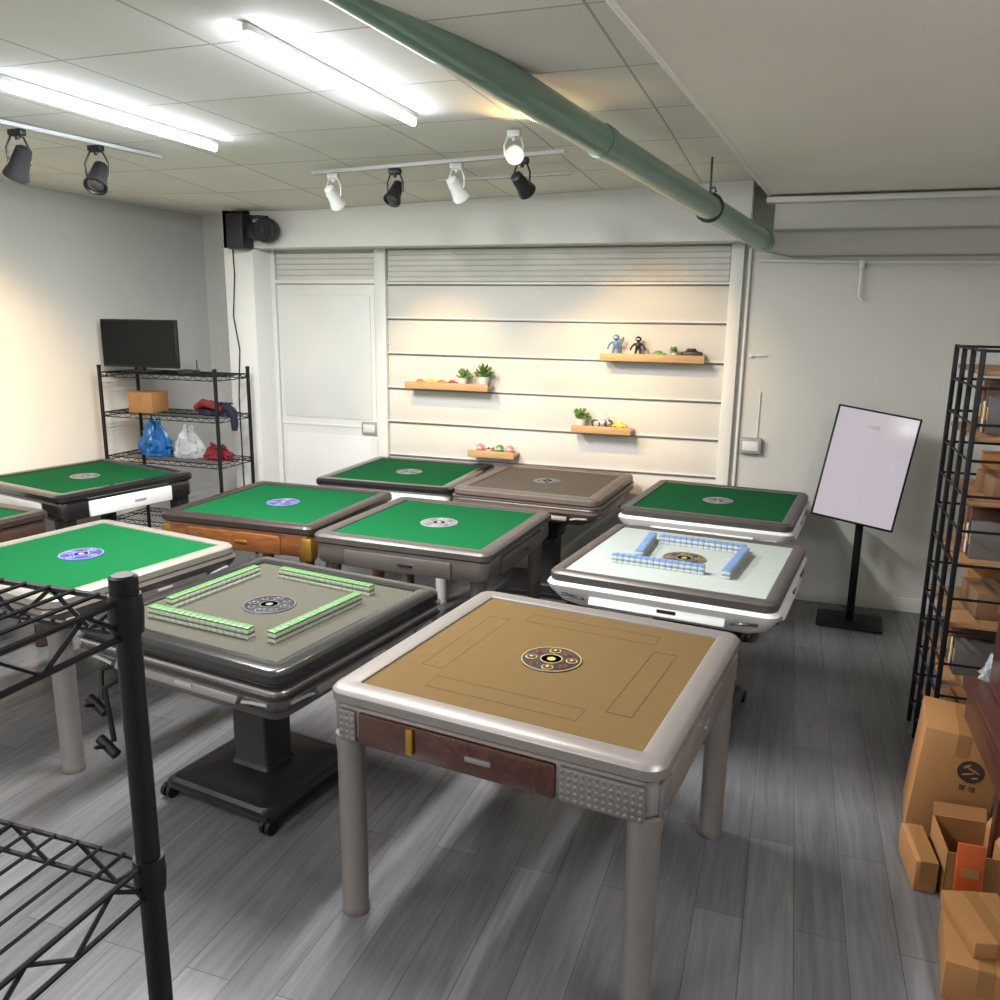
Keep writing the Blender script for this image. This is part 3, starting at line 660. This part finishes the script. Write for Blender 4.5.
# red-brown side table with hutch, cartons beneath it
t=thing('side_table','red-brown lacquered wooden table standing over the cartons','table',(.90,2.42,0))
M().box((0,0,.685),(.56,1.0,.03),bev=.006).obj('table_top',REDW,t)
M().box((-.255,0,.615),(.02,.96,.11),bev=.004).obj('table_apron',REDW,t)
M().box((0,.47,.615),(.50,.02,.11),bev=.004).obj('table_apron',REDW,t)
for x in(-.12,.24):
    for y in(-.45,.45):M().box((x,y,.335),(.045,.045,.67),bev=.004).obj('leg',REDW,t)
t=thing('wooden_cabinet','dark red-brown wooden cabinet standing on the table','cabinet',(.915,2.62,.7005))
m=M();m.box((0,0,.012),(.47,.46,.024),bev=.003);m.box((0,0,.66),(.49,.48,.024),bev=.003);m.box((0,0,.34),(.45,.44,.018))
m.box((-.225,0,.336),(.02,.46,.63),bev=.003);m.box((.225,0,.336),(.02,.46,.63),bev=.003);m.box((0,.22,.336),(.45,.012,.63));m.obj('cabinet_body',REDW,t)
M().box((0,-.225,.18),(.42,.014,.28),bev=.003).obj('cabinet_door',REDW,t)
M().lathe([(.010,0),(.012,.012),(.004,.02)],n=12).obj('door_knob',GOLD,t,loc=(-.15,-.232,.2),rot=(PI/2,0,0))
bag((.70,2.89,.7005),.07,BAGC,'clear plastic bag on the red-brown table',seed=9,hfac=1.0)
carton((.665,3.18,.009),(.25,.28,.42),0.03,'tilted brown carton with a dark round printed logo',logo=True,rot=(0,math.radians(4),math.radians(-6)))
carton((.685,2.84,0),(.17,.22,.165),.06,'open brown carton with raised flaps on the floor',open_=True)
carton((.545,2.84,0),(.07,.22,.11),.10,'narrow low brown carton on the floor')
carton((.655,2.40,0),(.20,.30,.12),-.12,'low brown carton on the floor under the table')
carton((.66,2.42,.1225),(.16,.22,.05),.25,'flat brown carton stacked on a low carton')
t=thing('orange_folder','thin orange board leaning against a carton','board',(.66,2.66,0),0.05)
M().box((0,0,.12),(.08,.010,.24),bev=.003,rot=Matrix.Rotation(-.10,4,'X')).obj('folder_cover',ORANGE,t)
M().box((0,-.010,.15),(.05,.002,.03),rot=Matrix.Rotation(-.10,4,'X')).obj('folder_label',CARD,t)
# ---------------------------------------------------------------- camera
f,pt,ro,h,a=833.2,0.2199,-0.0127,1.8425,0.3309
F=Vector((-math.sin(a)*math.cos(pt),math.cos(a)*math.cos(pt),-math.sin(pt)))
R0=Vector((math.cos(a),math.sin(a),0));U0=Vector((-math.sin(a)*math.sin(pt),math.cos(a)*math.sin(pt),math.cos(pt)))
R=R0*math.cos(ro)-U0*math.sin(ro);U=R0*math.sin(ro)+U0*math.cos(ro)
cd=bpy.data.cameras.new('camera');cd.sensor_width=36;cd.lens=36*f/1000;cd.clip_start=.02
co=bpy.data.objects.new('camera',cd);C.objects.link(co)
mw=Matrix(((R.x,U.x,-F.x,0),(R.y,U.y,-F.y,0),(R.z,U.z,-F.z,h),(0,0,0,1)));co.matrix_world=mw
bpy.context.scene.camera=co
w=bpy.data.worlds.new('world');bpy.context.scene.world=w;w.use_nodes=True
w.node_tree.nodes['Background'].inputs[0].default_value=(.8,.88,1,1);w.node_tree.nodes['Background'].inputs[1].default_value=.25
bpy.context.scene.view_settings.view_transform='Standard'
